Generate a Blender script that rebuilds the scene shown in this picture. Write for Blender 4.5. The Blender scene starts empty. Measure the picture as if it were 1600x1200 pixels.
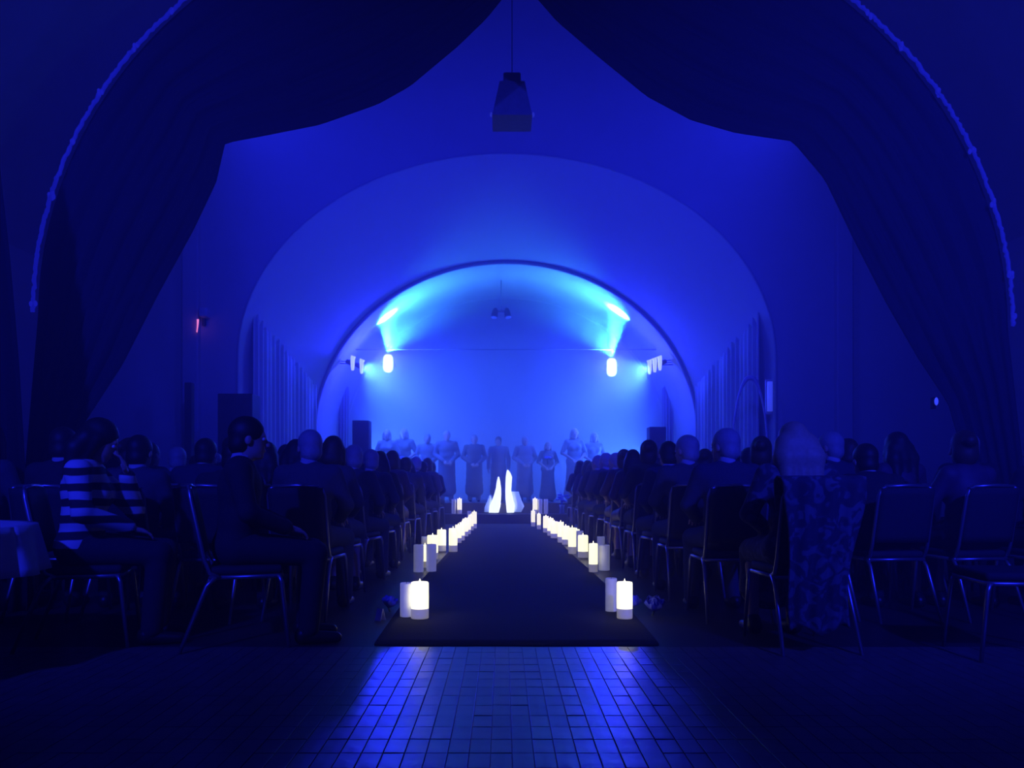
import bpy, bmesh, math, random
import numpy as np
from mathutils import Vector, Matrix

random.seed(7)
sc = bpy.context.scene
COL = sc.collection
PI = math.pi

# ------------------------------------------------------------------ camera, world, big lights, exposure
F, CX, CY, EYE, CAMX = 1250.0, 786.0, 750.0, 0.97, -0.07
cam = bpy.data.cameras.new('camera')
cam.sensor_width = 36.0
cam.lens = 36.0 * F / 1600.0
cam.shift_x = (800 - CX) / 1600.0
cam.shift_y = (CY - 600) / 1600.0
cam.clip_start, cam.clip_end = 0.05, 200
camo = bpy.data.objects.new('camera', cam)
camo.location = (CAMX, 0, EYE)
camo.rotation_euler = (PI / 2, 0, 0)
COL.objects.link(camo)
sc.camera = camo

world = bpy.data.worlds.new('world')
sc.world = world
world.use_nodes = True
world.node_tree.nodes['Background'].inputs[0].default_value = (0.01, 0.012, 1, 1)
world.node_tree.nodes['Background'].inputs[1].default_value = 0.0
# thin even haze in the air of the whole hall
_wv = world.node_tree.nodes.new('ShaderNodeVolumeScatter')
_wv.inputs['Color'].default_value = (0.9, 0.95, 1, 1)
_wv.inputs['Density'].default_value = 0.042
_wv.inputs['Anisotropy'].default_value = 0.1
world.node_tree.links.new(_wv.outputs[0], world.node_tree.nodes['World Output'].inputs['Volume'])

sc.view_settings.view_transform = 'Standard'
sc.view_settings.look = 'None'
sc.view_settings.exposure = 0.0
sc.view_settings.gamma = 1.0
sc.view_settings.use_curve_mapping = False
sc.cycles.max_bounces = 4
sc.cycles.volume_bounces = 0
sc.cycles.use_denoising = True
sc.cycles.sample_clamp_indirect = 4.0

BLUE = (0.012, 0.020, 1.0)
STAGE_BLUE = (0.030, 0.125, 1.0)
CYAN = (0.10, 1.0, 0.95)
E_HEAD, E_HEAD_BLUE, E_PAR, E_PAR_SPILL, E_UP, E_WASH, E_REAR = 8000.0, 1400.0, 2400.0, 2200.0, 3800.0, 1450.0, 2700.0
HAZE_STAGE = 0.28
E_VAULT_FILL = 2300.0


def lamp(kind, loc, target, col, energy, size=0.1, angle=60, blend=0.6, name='lamp_light'):
    l = bpy.data.lights.new(name, kind)
    l.color = col
    l.energy = energy
    if kind == 'SPOT':
        l.spot_size = math.radians(angle)
        l.spot_blend = blend
        l.shadow_soft_size = size
    elif kind == 'AREA':
        l.shape = 'RECTANGLE'
        l.size, l.size_y = size
        l.spread = math.radians(angle)
    else:
        l.shadow_soft_size = size
    o = bpy.data.objects.new(name, l)
    COL.objects.link(o)
    o.location = loc
    d = Vector(target) - Vector(loc)
    o.rotation_euler = d.to_track_quat('-Z', 'Y').to_euler()
    return o


def at(px, py, D):
    return Vector((CAMX + (px - CX) * D / F, D, EYE + (CY - py) * D / F))


# ------------------------------------------------------------------ materials
MATS = {}


def mat(name, col, rough=0.7, metal=0.0, var=0.25, scale=14.0, bump=0.0, emit=None, estr=0.0, stripes=None, blotch=None, spec=0.5):
    if name in MATS:
        return MATS[name]
    m = bpy.data.materials.new(name)
    m.use_nodes = True
    nt = m.node_tree
    b = nt.nodes['Principled BSDF']
    b.inputs['Roughness'].default_value = rough
    b.inputs['Metallic'].default_value = metal
    b.inputs['Specular IOR Level'].default_value = spec
    tc = nt.nodes.new('ShaderNodeTexCoord')
    no = nt.nodes.new('ShaderNodeTexNoise')
    no.inputs['Scale'].default_value = scale
    no.inputs['Detail'].default_value = 4
    nt.links.new(tc.outputs['Object'], no.inputs['Vector'])
    mix = nt.nodes.new('ShaderNodeMix')
    mix.data_type = 'RGBA'
    mix.inputs[6].default_value = tuple(c * (1 - var) for c in col) + (1,)
    mix.inputs[7].default_value = tuple(min(1, c * (1 + var)) for c in col) + (1,)
    nt.links.new(no.outputs['Fac'], mix.inputs[0])
    out = mix.outputs[2]
    if stripes:
        col2, freq, axis = stripes
        wv = nt.nodes.new('ShaderNodeTexWave')
        wv.wave_type = 'BANDS'
        wv.bands_direction = axis
        wv.inputs['Scale'].default_value = freq
        wv.inputs['Distortion'].default_value = 1.2
        wv.inputs['Detail'].default_value = 1
        wv.inputs['Detail Scale'].default_value = 1.5
        nt.links.new(tc.outputs['Object'], wv.inputs['Vector'])
        rp = nt.nodes.new('ShaderNodeValToRGB')
        rp.color_ramp.elements[0].position = 0.42
        rp.color_ramp.elements[1].position = 0.55
        nt.links.new(wv.outputs['Fac'], rp.inputs[0])
        m2 = nt.nodes.new('ShaderNodeMix')
        m2.data_type = 'RGBA'
        nt.links.new(rp.outputs[0], m2.inputs[0])
        nt.links.new(out, m2.inputs[6])
        m2.inputs[7].default_value = tuple(col2) + (1,)
        out = m2.outputs[2]
    if blotch:
        col2, sc2 = blotch
        n2 = nt.nodes.new('ShaderNodeTexNoise')
        n2.inputs['Scale'].default_value = sc2
        n2.inputs['Detail'].default_value = 1.5
        n2.inputs['Distortion'].default_value = 1.6
        nt.links.new(tc.outputs['Object'], n2.inputs['Vector'])
        rp = nt.nodes.new('ShaderNodeValToRGB')
        rp.color_ramp.elements[0].position = 0.44
        rp.color_ramp.elements[1].position = 0.52
        nt.links.new(n2.outputs['Fac'], rp.inputs[0])
        m2 = nt.nodes.new('ShaderNodeMix')
        m2.data_type = 'RGBA'
        nt.links.new(rp.outputs[0], m2.inputs[0])
        nt.links.new(out, m2.inputs[7])
        m2.inputs[6].default_value = tuple(col2) + (1,)
        out = m2.outputs[2]
    nt.links.new(out, b.inputs['Base Color'])
    if bump:
        bp = nt.nodes.new('ShaderNodeBump')
        bp.inputs['Strength'].default_value = bump
        bp.inputs['Distance'].default_value = 0.01
        nt.links.new(no.outputs['Fac'], bp.inputs['Height'])
        nt.links.new(bp.outputs[0], b.inputs['Normal'])
    if emit:
        b.inputs['Emission Color'].default_value = tuple(emit) + (1,)
        b.inputs['Emission Strength'].default_value = estr
    MATS[name] = m
    return m


# ------------------------------------------------------------------ mesh helpers
class MB:
    def __init__(s):
        s.v, s.f = [], []

    def add(s, v, f):
        o = len(s.v)
        s.v += [tuple(p) for p in v]
        s.f += [tuple(i + o for i in q) for q in f]
        return s

    def box(s, c, d, bev=0.0):
        bm = bmesh.new()
        bmesh.ops.create_cube(bm, size=1)
        bmesh.ops.scale(bm, vec=d, verts=bm.verts)
        if bev:
            bmesh.ops.bevel(bm, geom=bm.edges[:], offset=bev, segments=2, affect='EDGES', profile=0.5)
        bm.verts.index_update()
        s.add([v.co + Vector(c) for v in bm.verts], [[v.index for v in f.verts] for f in bm.faces])
        bm.free()
        return s

    def tube(s, pts, r, n=8, cap=True):
        pts = [Vector(p) for p in pts]
        rs = r if isinstance(r, (list, tuple)) else [r] * len(pts)
        vs, fs = [], []
        up = None
        for i, p in enumerate(pts):
            t = (pts[min(i + 1, len(pts) - 1)] - pts[max(i - 1, 0)]).normalized()
            if up is None:
                up = Vector((0, 0, 1)) if abs(t.z) < 0.9 else Vector((1, 0, 0))
            a = t.cross(up).normalized()
            up = a.cross(t).normalized()
            for k in range(n):
                w = 2 * PI * k / n
                vs.append(p + (a * math.cos(w) + up * math.sin(w)) * rs[i])
        for i in range(len(pts) - 1):
            for k in range(n):
                k2 = (k + 1) % n
                fs.append((i * n + k, i * n + k2, (i + 1) * n + k2, (i + 1) * n + k))
        if cap:
            fs.append(tuple(range(n))[::-1])
            fs.append(tuple((len(pts) - 1) * n + k for k in range(n)))
        return s.add(vs, fs)

    def lathe(s, prof, n=20, c=(0, 0, 0), capb=True, capt=True):
        vs, fs = [], []
        for r, z in prof:
            for k in range(n):
                w = 2 * PI * k / n
                vs.append((c[0] + r * math.cos(w), c[1] + r * math.sin(w), c[2] + z))
        for i in range(len(prof) - 1):
            for k in range(n):
                k2 = (k + 1) % n
                fs.append((i * n + k, i * n + k2, (i + 1) * n + k2, (i + 1) * n + k))
        if capb:
            fs.append(tuple(range(n))[::-1])
        if capt:
            fs.append(tuple((len(prof) - 1) * n + k for k in range(n)))
        return s.add(vs, fs)

    def grid(s, fn, nu, nv):
        vs = [fn(i / nu, j / nv) for j in range(nv + 1) for i in range(nu + 1)]
        fs = [(j * (nu + 1) + i, j * (nu + 1) + i + 1, (j + 1) * (nu + 1) + i + 1, (j + 1) * (nu + 1) + i) for j in range(nv) for i in range(nu)]
        return s.add(vs, fs)

    def ball(s, c, r, n=12, m=8):
        r = r if isinstance(r, (list, tuple)) else (r, r, r)
        vs = [(c[0] + r[0] * math.sin(PI * j / m) * math.cos(2 * PI * i / n), c[1] + r[1] * math.sin(PI * j / m) * math.sin(2 * PI * i / n), c[2] + r[2] * math.cos(PI * j / m)) for j in range(m + 1) for i in range(n)]
        fs = [(j * n + i, (j + 1) * n + i, (j + 1) * n + (i + 1) % n, j * n + (i + 1) % n) for j in range(m) for i in range(n)]
        return s.add(vs, fs)

    def mesh(s, name, material=None, smooth=True):
        me = bpy.data.meshes.new(name)
        me.from_pydata(s.v, [], s.f)
        me.validate()
        if smooth:
            me.polygons.foreach_set('use_smooth', [True] * len(me.polygons))
        if material:
            me.materials.append(material)
        me.update()
        return me

    def build(s, name, material, parent=None, smooth=True, solid=0.0):
        o = bpy.data.objects.new(name, s.mesh(name, material, smooth))
        COL.objects.link(o)
        if parent:
            o.parent = parent
        if solid:
            md = o.modifiers.new('thickness', 'SOLIDIFY')
            md.thickness = solid
            md.offset = 0
        return o


def tag(o, label=None, cat=None, group=None, kind=None):
    if label:
        o['label'] = label
    if cat:
        o['category'] = cat
    if group:
        o['group'] = group
    if kind:
        o['kind'] = kind
    return o


def empty(name, loc=(0, 0, 0), rz=0.0):
    o = bpy.data.objects.new(name, None)
    o.empty_display_size = 0.2
    COL.objects.link(o)
    o.location = loc
    o.rotation_euler = (0, 0, rz)
    return o


def link_mesh(name, me, parent=None):
    o = bpy.data.objects.new(name, me)
    COL.objects.link(o)
    o.parent = parent
    return o


def copy_tree(o, parent=None):
    c = o.copy()
    COL.objects.link(c)
    c.parent = parent
    for ch in o.children:
        copy_tree(ch, c)
    return c


def set_mat(o, m):
    o.material_slots[0].link = 'OBJECT'
    o.material_slots[0].material = m


# ------------------------------------------------------------------ the hall (structure)
M_wall = mat('hall_plaster', (0.42, 0.42, 0.44), 0.8, var=0.10, scale=3, bump=0.15)
M_ceil = mat('hall_ceiling_plaster', (0.30, 0.30, 0.32), 0.85, var=0.18, scale=2.0, bump=0.2)
M_shell = mat('arch_plaster', (0.50, 0.50, 0.52), 0.75, var=0.06, scale=4, bump=0.1)
M_stage = mat('stage_plaster', (0.62, 0.62, 0.64), 0.75, var=0.06, scale=3, bump=0.1)
M_floor = mat('floor_dark_wood', (0.06, 0.05, 0.05), 0.42, var=0.3, scale=6)
M_tile = mat('parquet_block', (0.18, 0.16, 0.15), 0.33, var=0.45, scale=9, bump=0.25, spec=0.9)
M_stagefloor = mat('stage_boards', (0.10, 0.09, 0.09), 0.4, var=0.3, scale=5)

Y_REAR, Y_FRONT, Y_PROS, Y_BACK = -4.0, 15.0, 18.0, 21.5
NS, NE = 8, 48


def profile(a, zs, b, z0=0.0):
    p = [(-a, z0 + (zs - z0) * i / NS) for i in range(NS)]
    p += [(-a * math.cos(PI * k / NE), zs + b * math.sin(PI * k / NE)) for k in range(NE + 1)]
    p += [(a, zs - (zs - z0) * (i + 1) / NS) for i in range(NS)]
    return p


HALL = profile(8.5, 5.0, 5.2)
OUTER = profile(5.04, 3.25, 3.84)
PROS = profile(4.32, 1.98, 3.89)
NP = len(HALL)


def loft(name, pa, ya, pb, yb, m, i0=0, i1=None, steps=1, parent=None):
    i1 = NP - 1 if i1 is None else i1
    mb = MB()
    n = i1 - i0

    def fn(u, v):
        i = i0 + int(round(u * n))
        return (pa[i][0] * (1 - v) + pb[i][0] * v, ya * (1 - v) + yb * v, pa[i][1] * (1 - v) + pb[i][1] * v)
    mb.grid(fn, n, steps)
    o = mb.build(name, m, parent)
    if parent is None:
        o['kind'] = 'structure'
    return o


floor = MB().box((0, 8.75, -0.06), (17.2, 26, 0.12)).build('floor', M_floor, smooth=False)
floor['kind'] = 'structure'
loft('wall_left', HALL, Y_REAR, HALL, Y_FRONT, M_wall, 0, NS)
loft('ceiling', HALL, Y_REAR, HALL, Y_FRONT, M_ceil, NS, NS + NE)
loft('wall_right', HALL, Y_REAR, HALL, Y_FRONT, M_wall, NS + NE, NP - 1)
loft('wall_front', HALL, Y_FRONT, OUTER, Y_FRONT, M_wall)
loft('wall_arch_splay', OUTER, Y_FRONT, PROS, Y_PROS, M_shell, steps=4)
loft('wall_stage_vault', PROS, Y_PROS, PROS, Y_BACK, M_stage, steps=3)
rear = MB()
rear.add([(x, Y_REAR, z) for x, z in HALL], [tuple(range(NP))])
tag(rear.build('wall_rear', M_wall, smooth=False), kind='structure')
bk = MB()
bk.add([(x, Y_BACK, z) for x, z in PROS], [tuple(range(NP))])
tag(bk.build('wall_stage_back', mat('stage_back_toned', (0.42, 0.43, 0.50), 0.85, var=0.06, scale=3), smooth=False), kind='structure')  # darker tone put into the wall so the lit vault's edge stands out
# arch mouldings
tr = MB().tube([(x, Y_PROS - 0.01, z) for x, z in PROS], 0.055, 8)
tag(tr.build('trim_1', M_shell), kind='structure')
tr = MB().tube([(x, Y_FRONT - 0.01, z) for x, z in OUTER], 0.022, 8)
tag(tr.build('trim_2', M_wall), kind='structure')
tr = MB().tube([(x * 0.995, Y_BACK - 0.05, z) for x, z in PROS], 0.05, 8)
tag(tr.build('trim_3', M_stage), kind='structure')
# pilasters on the front wall
for i, px in enumerate((299, 1318)):
    p = at(px, 600, 14.93)
    pl = MB().box((p.x, 14.93, 3.3), (0.30, 0.16, 6.6), 0.02).box((p.x, 14.90, 0.15), (0.38, 0.2, 0.3), 0.02).box((p.x, 14.90, 6.55), (0.4, 0.22, 0.16), 0.02)
    tag(pl.build('trim_%d' % (4 + i), M_wall, smooth=False), kind='structure')
# stage platform and step
tag(MB().box((0, 19.8, 0.225), (8.62, 3.4, 0.45), 0.01).build('floor_stage', M_stagefloor, smooth=False), kind='structure')
tag(MB().box((0, 17.82, 0.11), (5.0, 0.56, 0.22), 0.01).build('floor_stage_step', M_stagefloor, smooth=False), kind='structure')

# parquet blocks in front of the runner, children of the floor
TW, TL, TG = 0.076, 0.150, 0.0032
tm = MB().box((0, 0, 0.0), (TW - TG, TL - TG, 0.008), 0.0016).mesh('tile', M_tile, smooth=False)
rest = MB()
rows = [(j, 2.45 + j * TL) for j in range(15)]
for j, y in rows:
    for i in range(-39, 40):
        x = i * TW
        z = 0.002 + random.uniform(-0.0006, 0.0008)
        if abs(i) <= 12 and 1 <= j <= 12:
            t = link_mesh('tile', tm, floor)
            t.location = (x, y, z)
            t.rotation_euler = (random.uniform(-.012, .012), random.uniform(-.012, .012), 0)
        else:
            v = [(sx * (TW - TG) / 2 + x, sy * (TL - TG) / 2 + y, z + 0.004) for sx, sy in ((-1, -1), (1, -1), (1, 1), (-1, 1))]
            v += [(a, b_, 0.0) for a, b_, _ in v]
            rest.add(v, [(0, 1, 2, 3), (0, 4, 5, 1), (1, 5, 6, 2), (2, 6, 7, 3), (3, 7, 4, 0)])
ro = rest.build('tiles', M_tile, floor, smooth=False)
ro['kind'] = 'stuff'

# ------------------------------------------------------------------ haze
def haze(name, c, d, dens, label):
    m = bpy.data.materials.new(name + '_volume')
    m.use_nodes = True
    nt = m.node_tree
    nt.nodes.clear()
    vs = nt.nodes.new('ShaderNodeVolumeScatter')
    vs.inputs['Color'].default_value = (0.9, 0.95, 1, 1)
    vs.inputs['Density'].default_value = dens
    vs.inputs['Anisotropy'].default_value = 0.15
    ou = nt.nodes.new('ShaderNodeOutputMaterial')
    nt.links.new(vs.outputs[0], ou.inputs['Volume'])
    o = MB().box(c, d).build(name, m, smooth=False)
    tag(o, label, 'haze', kind='stuff')
    return o


haze('stage_haze', (0, 19.73, 3.2), (8.6, 3.45, 5.4), HAZE_STAGE, 'thicker stage haze glowing inside the lit arch')

# ------------------------------------------------------------------ drapes in front of the hall
M_drape = mat('dark_drape', (0.045, 0.045, 0.06), 0.9, var=0.2, scale=20)
M_curt = mat('stage_curtain_cloth', (0.48, 0.48, 0.50), 0.85, var=0.12, scale=25)
M_leg = mat('leg_curtain_cloth', (0.22, 0.22, 0.26), 0.9, var=0.15, scale=25)


def resample(pts, n):
    pts = [Vector(p) for p in pts]
    L = [0]
    for a, b in zip(pts, pts[1:]):
        L.append(L[-1] + (b - a).length)
    out = []
    for k in range(n + 1):
        d = L[-1] * k / n
        i = max(0, min(len(pts) - 2, next((j for j in range(len(L) - 1) if L[j + 1] >= d - 1e-9), len(pts) - 2)))
        t = (d - L[i]) / max(1e-9, L[i + 1] - L[i])
        out.append(pts[i].lerp(pts[i + 1], t))
    return out


DD = 7.0
oc, oa, ob, oy = 817, 757, 668, 490
ell_l = [(oc - oa * math.sin(t), oy - ob * math.cos(t)) for t in [PI / 2 * k / 30 for k in range(31)]]
outer_l = [at(x, y, DD) for x, y in ell_l] + [at(48, 640, DD), at(36, 780, DD), at(30, 921, DD)]
inner_l = [at(x, y, DD) for x, y in ((806, -70), (792, -12), (760, 28), (715, 72), (640, 135), (590, 163), (500, 195), (410, 213), (352, 224), (338, 285), (302, 360), (246, 460), (190, 570), (132, 660), (100, 780), (88, 921))]
ell_r = [(oc + oa * math.sin(t), oy + 22 - (ob + 14) * math.cos(t)) for t in [PI / 2 * k / 30 for k in range(31)]]
outer_r = [at(x, y, DD) for x, y in ell_r] + [at(1590, 660, DD), at(1604, 780, DD), at(1610, 921, DD)]
inner_r = [at(x, y, DD) for x, y in ((806, -70), (832, -12), (870, 32), (930, 84), (1010, 150), (1080, 188), (1150, 208), (1238, 221), (1288, 280), (1332, 370), (1384, 470), (1436, 560), (1482, 630), (1524, 780), (1536, 921))]


def drape_panel(name, outer, inner, label, parent=None):
    NV, NU = 90, 40
    A, B = resample(outer, NV), resample(inner, NV)

    def fn(u, v):
        j = int(round(v * NV))
        p = A[j].lerp(B[j], u)
        fold = 0.045 * math.sin(u * 34 + 3 * math.sin(v * 5)) * (0.3 + 0.7 * v) + 0.03 * math.sin(u * 71 + v * 9)
        p = p + Vector((0, fold * min(1, 6 * u + .1) * min(1, 6 * (1 - u) + .15) + 0.25 * math.sin(PI * u) * (1 - v) * 0.5, 0))
        return p
    return MB().grid(fn, NU, NV).build(name, M_drape, parent, solid=0.012)


dl = drape_panel('swag_drape', outer_l, inner_l, '')
tag(dl, 'dark swagged drape hanging from ceiling peak on the side of the white table', 'drape', 'swagged entrance drapes')
dr = drape_panel('swag_drape', outer_r, inner_r, '')
tag(dr, 'dark swagged drape hanging from ceiling peak on the side of the slim white arch', 'drape', 'swagged entrance drapes')

# far-left dark curtain panel beside the drape
cl = [at(-160, -300, 5.9), at(-60, 0, 5.9), at(-4, 240, 5.9), at(14, 400, 5.9), at(28, 560, 5.9), at(40, 760, 5.9), at(42, 955, 5.9)]
cr = [p + Vector((-0.9, 0.1, 0)) for p in cl]
A_, B_ = resample(cl, 60), resample(cr, 60)
M_black = mat('black_curtain_cloth', (0.018, 0.018, 0.022), 0.95, var=0.2, scale=20)
g = MB().grid(lambda u, v: A_[int(round(v * 60))].lerp(B_[int(round(v * 60))], u) + Vector((0, 0.05 * math.sin(u * 40), 0)), 30, 60).build('side_curtain', M_black, solid=0.012)
tag(g, 'black side curtain gathered beside the garlanded arch near the white table', 'curtain')

# light garlands along the drape edges
M_gar = mat('garland_rope_light', (0.1, 0.1, 0.15), 0.5, emit=(0.006, 0.009, 0.46), estr=0.85)
M_gar2 = mat('garland_bulb', (0.1, 0.1, 0.15), 0.5, emit=(0.008, 0.011, 0.5), estr=0.95)


def garland(pts, label, knots, group):
    pts = resample(pts, 240)
    path = [p + Vector((random.uniform(-.006, .006), -0.08 + random.uniform(-.006, .006), random.uniform(-.006, .006))) for p in pts]
    rs = [0.011 + 0.006 * abs(math.sin(i * 1.7)) + random.uniform(0, .004) for i in range(len(path))]
    o = empty('light_garland', path[-1])
    mv = MB().tube([p - path[-1] for p in path], rs, 6)
    mv.build('rope', M_gar, o)
    for k in knots:
        p = path[int(k * 240)] - path[-1]
        b = MB()
        for q in range(4):
            b.ball(p + Vector((random.uniform(-.02, .02), random.uniform(-.015, .01), random.uniform(-.02, .02))), (0.017, 0.015, 0.026), 8, 6)
        b.build('knot', M_gar2, o)
    tag(o, label, 'garland', group)


garland([at(x, y, DD) for x, y in ell_l], 'dim blue light garland edging the arch on the side of the white table', (.36, .42, .47, .53, .60, .68, .76, .84, .99), 'arch garlands')
garland([at(x, y, DD) for x, y in ell_r], 'dim blue light garland edging the arch on the side of the slim white arch', (.33, .40, .46, .52, .58, .66, .75, .83, .93, .99), 'arch garlands')

# gathered curtains on the splay of the arch
def gathered(name, x0, y0, x1, y1, z0, ztop, m, amp, n, label, group=None):
    dx, dy = x1 - x0, y1 - y0
    L = math.hypot(dx, dy)
    nx, ny = -dy / L, dx / L

    def fn(u, v):
        a = amp * math.sin(u * n * 2 * PI) * (0.55 + 0.45 * (1 - v)) + amp * 0.4 * math.sin(u * n * 5.1 + 1)
        zt = ztop(u)
        return (x0 + dx * u + nx * a, y0 + dy * u + ny * a, z0 + (zt - z0) * v)
    o = MB().grid(fn, n * 10, 6).build(name, m, solid=0.008)
    tag(o, label, 'curtain', group)
    return o


for s, side in ((-1, 'white table'), (1, 'slim white arch')):
    gathered('arch_curtain', s * 4.82, 15.25, s * 4.22, 17.8, 0.01, lambda u: 4.22 - 1.16 * u, M_curt, 0.03, 16,
             'tall gathered curtain lining the arch reveal on the side of the %s' % side, 'arch reveal curtains')
    gathered('leg_curtain', s * 4.25, 20.3, s * 3.98, 20.35, 0.46, lambda u: 3.6 - 0.3 * u, M_leg, 0.03, 4,
             'narrow stage leg curtain behind the loudspeaker on the side of the %s' % side, 'stage leg curtains')

# ------------------------------------------------------------------ aisle runner
M_run = mat('runner_carpet', (0.030, 0.030, 0.034), 0.95, var=0.3, scale=60, bump=0.3)


def runner(u, v):
    y = 4.66 + (17.5 - 4.66) * v
    hw = 0.835 + 0.03 * math.sin(v * 9)
    x = -hw + 2 * hw * u
    if v < 0.001:
        y += 0.03 * (abs(2 * u - 1) ** 8) + 0.004 * math.sin(u * 20)
    return (x + 0.01, y, 0.012)


r_ = MB().grid(runner, 24, 80).build('aisle_runner', M_run)
md = r_.modifiers.new('thickness', 'SOLIDIFY')
md.thickness = 0.011
md.offset = -1
tag(r_, 'dark carpet aisle runner leading from the parquet to the stage', 'carpet')

# ------------------------------------------------------------------ stage lights, with added fill lamps
M_black_metal = mat('black_metal', (0.02, 0.02, 0.022), 0.45, metal=0.6, var=0.2)
M_lens_c = mat('moving_head_lens', (0.8, 0.9, 0.9), 0.3, emit=(0.75, 1.0, 1.0), estr=3.0)
M_lens_b = mat('par_lens', (0.8, 0.85, 0.95), 0.3, emit=(0.50, 0.66, 1.0), estr=1.6)
M_glass_dim = mat('unlit_lens', (0.6, 0.65, 0.8), 0.25)


def can(o, loc, direction, r, L, lens, name='head'):
    d = Vector(direction).normalized()
    p = Vector(loc)
    h = MB().tube([p - d * L * 0.9, p - d * L * 0.6, p, p + d * L * 0.02], [r * 0.55, r * 0.95, r * 1.08, r * 1.12], 16).build(name, M_black_metal, o)
    lb = MB().tube([p + d * (L * 0.02), p + d * (L * 0.08)], [r * 1.0, r * 0.95], 16).build('lens', lens, h)
    return h


ybar = 19.0
hz = at(605, 560, ybar).z
cb = empty('lighting_bar', (0, ybar + 0.25, hz + 0.25))
MB().tube([(-3.84, 0, 0), (3.84, 0, 0)], 0.012, 8).build('pipe', M_leg, cb)
for s in (-1, 1):
    MB().box((s * 3.85, 0, 0), (0.06, 0.12, 0.2), 0.01).build('bracket', M_leg, cb)
tag(cb, 'thin horizontal lighting pipe spanning the stage arch', 'lighting bar')
for px, py, side, tx in ((605, 566, 'white table', -0.02), (957, 572, 'slim white arch', 0.05)):
    p = at(px, py, ybar)
    o = empty('moving_head_light', (p.x, ybar + 0.25, p.z))
    off = Vector((p.x, ybar + 0.25, p.z))
    MB().box((0, 0.20, 0.02), (0.26, 0.10, 0.16), 0.02).build('clamp_base', M_black_metal, o, smooth=False)
    for s in (-1, 1):
        MB().box((s * 0.155, 0.06, -0.02), (0.03, 0.26, 0.08), 0.01).build('yoke_arm', M_black_metal, o, smooth=False)
    hd = MB().tube([(0, 0.12, -0.08), (0, 0.06, -0.08), (0, -0.06, -0.08)], [0.08, 0.125, 0.13], 16).build('head', M_black_metal, o)
    ln = MB()
    # lens drawn out upright, the blurred glare put into its shape
    ln.tube([(0, -0.10, -0.22), (0, -0.10, -0.19), (0, -0.10, -0.14), (0, -0.10, 0.12), (0, -0.10, 0.17), (0, -0.10, 0.20)], [0.05, 0.095, 0.118, 0.118, 0.10, 0.07], 16)
    ln.build('lens', M_lens_c, hd)
    tag(o, 'blazing cyan-white moving head on the lighting pipe, side of the %s' % side, 'stage light', 'moving head lights')
    lamp('SPOT', (p.x, ybar + 0.15, p.z + 0.21), (p.x + tx * 6, ybar + 0.25, p.z + 2.0), CYAN, E_HEAD, 0.05, 34, 0.7, 'moving_head_beam')
    lamp('POINT', (p.x, ybar + 0.0, p.z), (p.x, 0, p.z), BLUE, E_HEAD_BLUE, 0.1, name='head_blue_fill')  # added blue fill beside the head, for floor streaks and arch glow
    lamp('SPOT', (p.x, ybar + 0.15, p.z + 0.25), (p.x * 0.7, ybar + 0.2, p.z + 2.0), (0.05, 0.40, 1.0), E_VAULT_FILL, 0.08, 100, 1.0, 'head_vault_fill')  # added wide upward fill to brighten the vault

for pts, side, sgn in ((((552, 568), (566, 573)), 'white table', 1), (((1014, 574), (1022, 571), (1030, 568)), 'slim white arch', -1)):
    names = ('nearest the wall', 'nearest mid stage') if sgn == 1 else ('nearest mid stage', 'middle of trio', 'nearest the wall')
    for i, ((px, py), nm) in enumerate(zip(pts, names)):
        p = at(px, py, 18.55)
        o = empty('par_can', p)
        # strut back to the vault wall, lamp head with elongated lens
        xw = (-4.25 if sgn == 1 else 4.25)
        MB().tube([(0, 0.1, 0.05), (xw - p.x, 0.12, 0.10 + 0.03 * i)], 0.012, 6).build('bracket_arm', M_black_metal, o)
        h = MB().tube([(-sgn * .16, 0.05, .06), (-sgn * 0.02, 0.0, 0.0), (sgn * 0.02, -0.02, -.02)], [0.05, 0.07, 0.075], 14).build('housing', M_black_metal, o)
        MB().tube([(0, -0.08, -0.17), (0, -0.08, -0.08), (0, -0.085, 0.10), (sgn * 0.02, -0.09, 0.16)], [0.03, 0.045, 0.05, 0.062], 12).build('lens', M_lens_b, h)
        tag(o, 'small lit stage lamp, %s side of stage, %s' % (side, nm), 'stage light', 'side stage lamps')
    p = at(sum(a for a, b in pts) / len(pts), 575, 18.5)
    lamp('SPOT', (p.x + sgn * 0.12, p.y - 0.05, p.z - .05), (-sgn * 1.3, 19.0, 2.3), (0.09, 0.17, 1.0), E_PAR * (0.8 if sgn == 1 else 1.0), 0.06, 30, 0.8, 'par_beam')
    lamp('SPOT', (p.x + sgn * 0.2, p.y - 0.3, p.z), (-sgn * 0.4, 20.4, 1.7), STAGE_BLUE, E_PAR_SPILL, 0.08, 125, 1.0, 'par_flood')

# added unseen blue uplights behind the loudspeaker stacks, brightening the stage back
for s, side in ((-1, 'white table'), (1, 'slim white arch')):
    o = empty('added_uplight', (s * 3.72, 19.6, 0.451))
    MB().box((0, 0, 0.015), (0.26, 0.2, 0.03), 0.006).build('base', M_black_metal, o, smooth=False)
    for q in (-1, 1):
        MB().box((q * 0.125, 0, 0.11), (0.012, 0.04, 0.2), 0.003).build('yoke_arm', M_black_metal, o, smooth=False)
    can(o, (-s * 0.02, 0.04, 0.22), (-s * .7, .45, .55), 0.10, 0.24, M_glass_dim, 'housing')
    tag(o, 'added blue fill uplight on stage behind the loudspeaker on the side of the %s' % side, 'stage light', 'added stage uplights')
    lamp('SPOT', (s * 3.72 - s * .06, 19.67, 0.75), (s * 0.6, 21.5, 3.0), STAGE_BLUE, E_UP, 0.1, 140, 1.0, 'uplight_fill')

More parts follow.
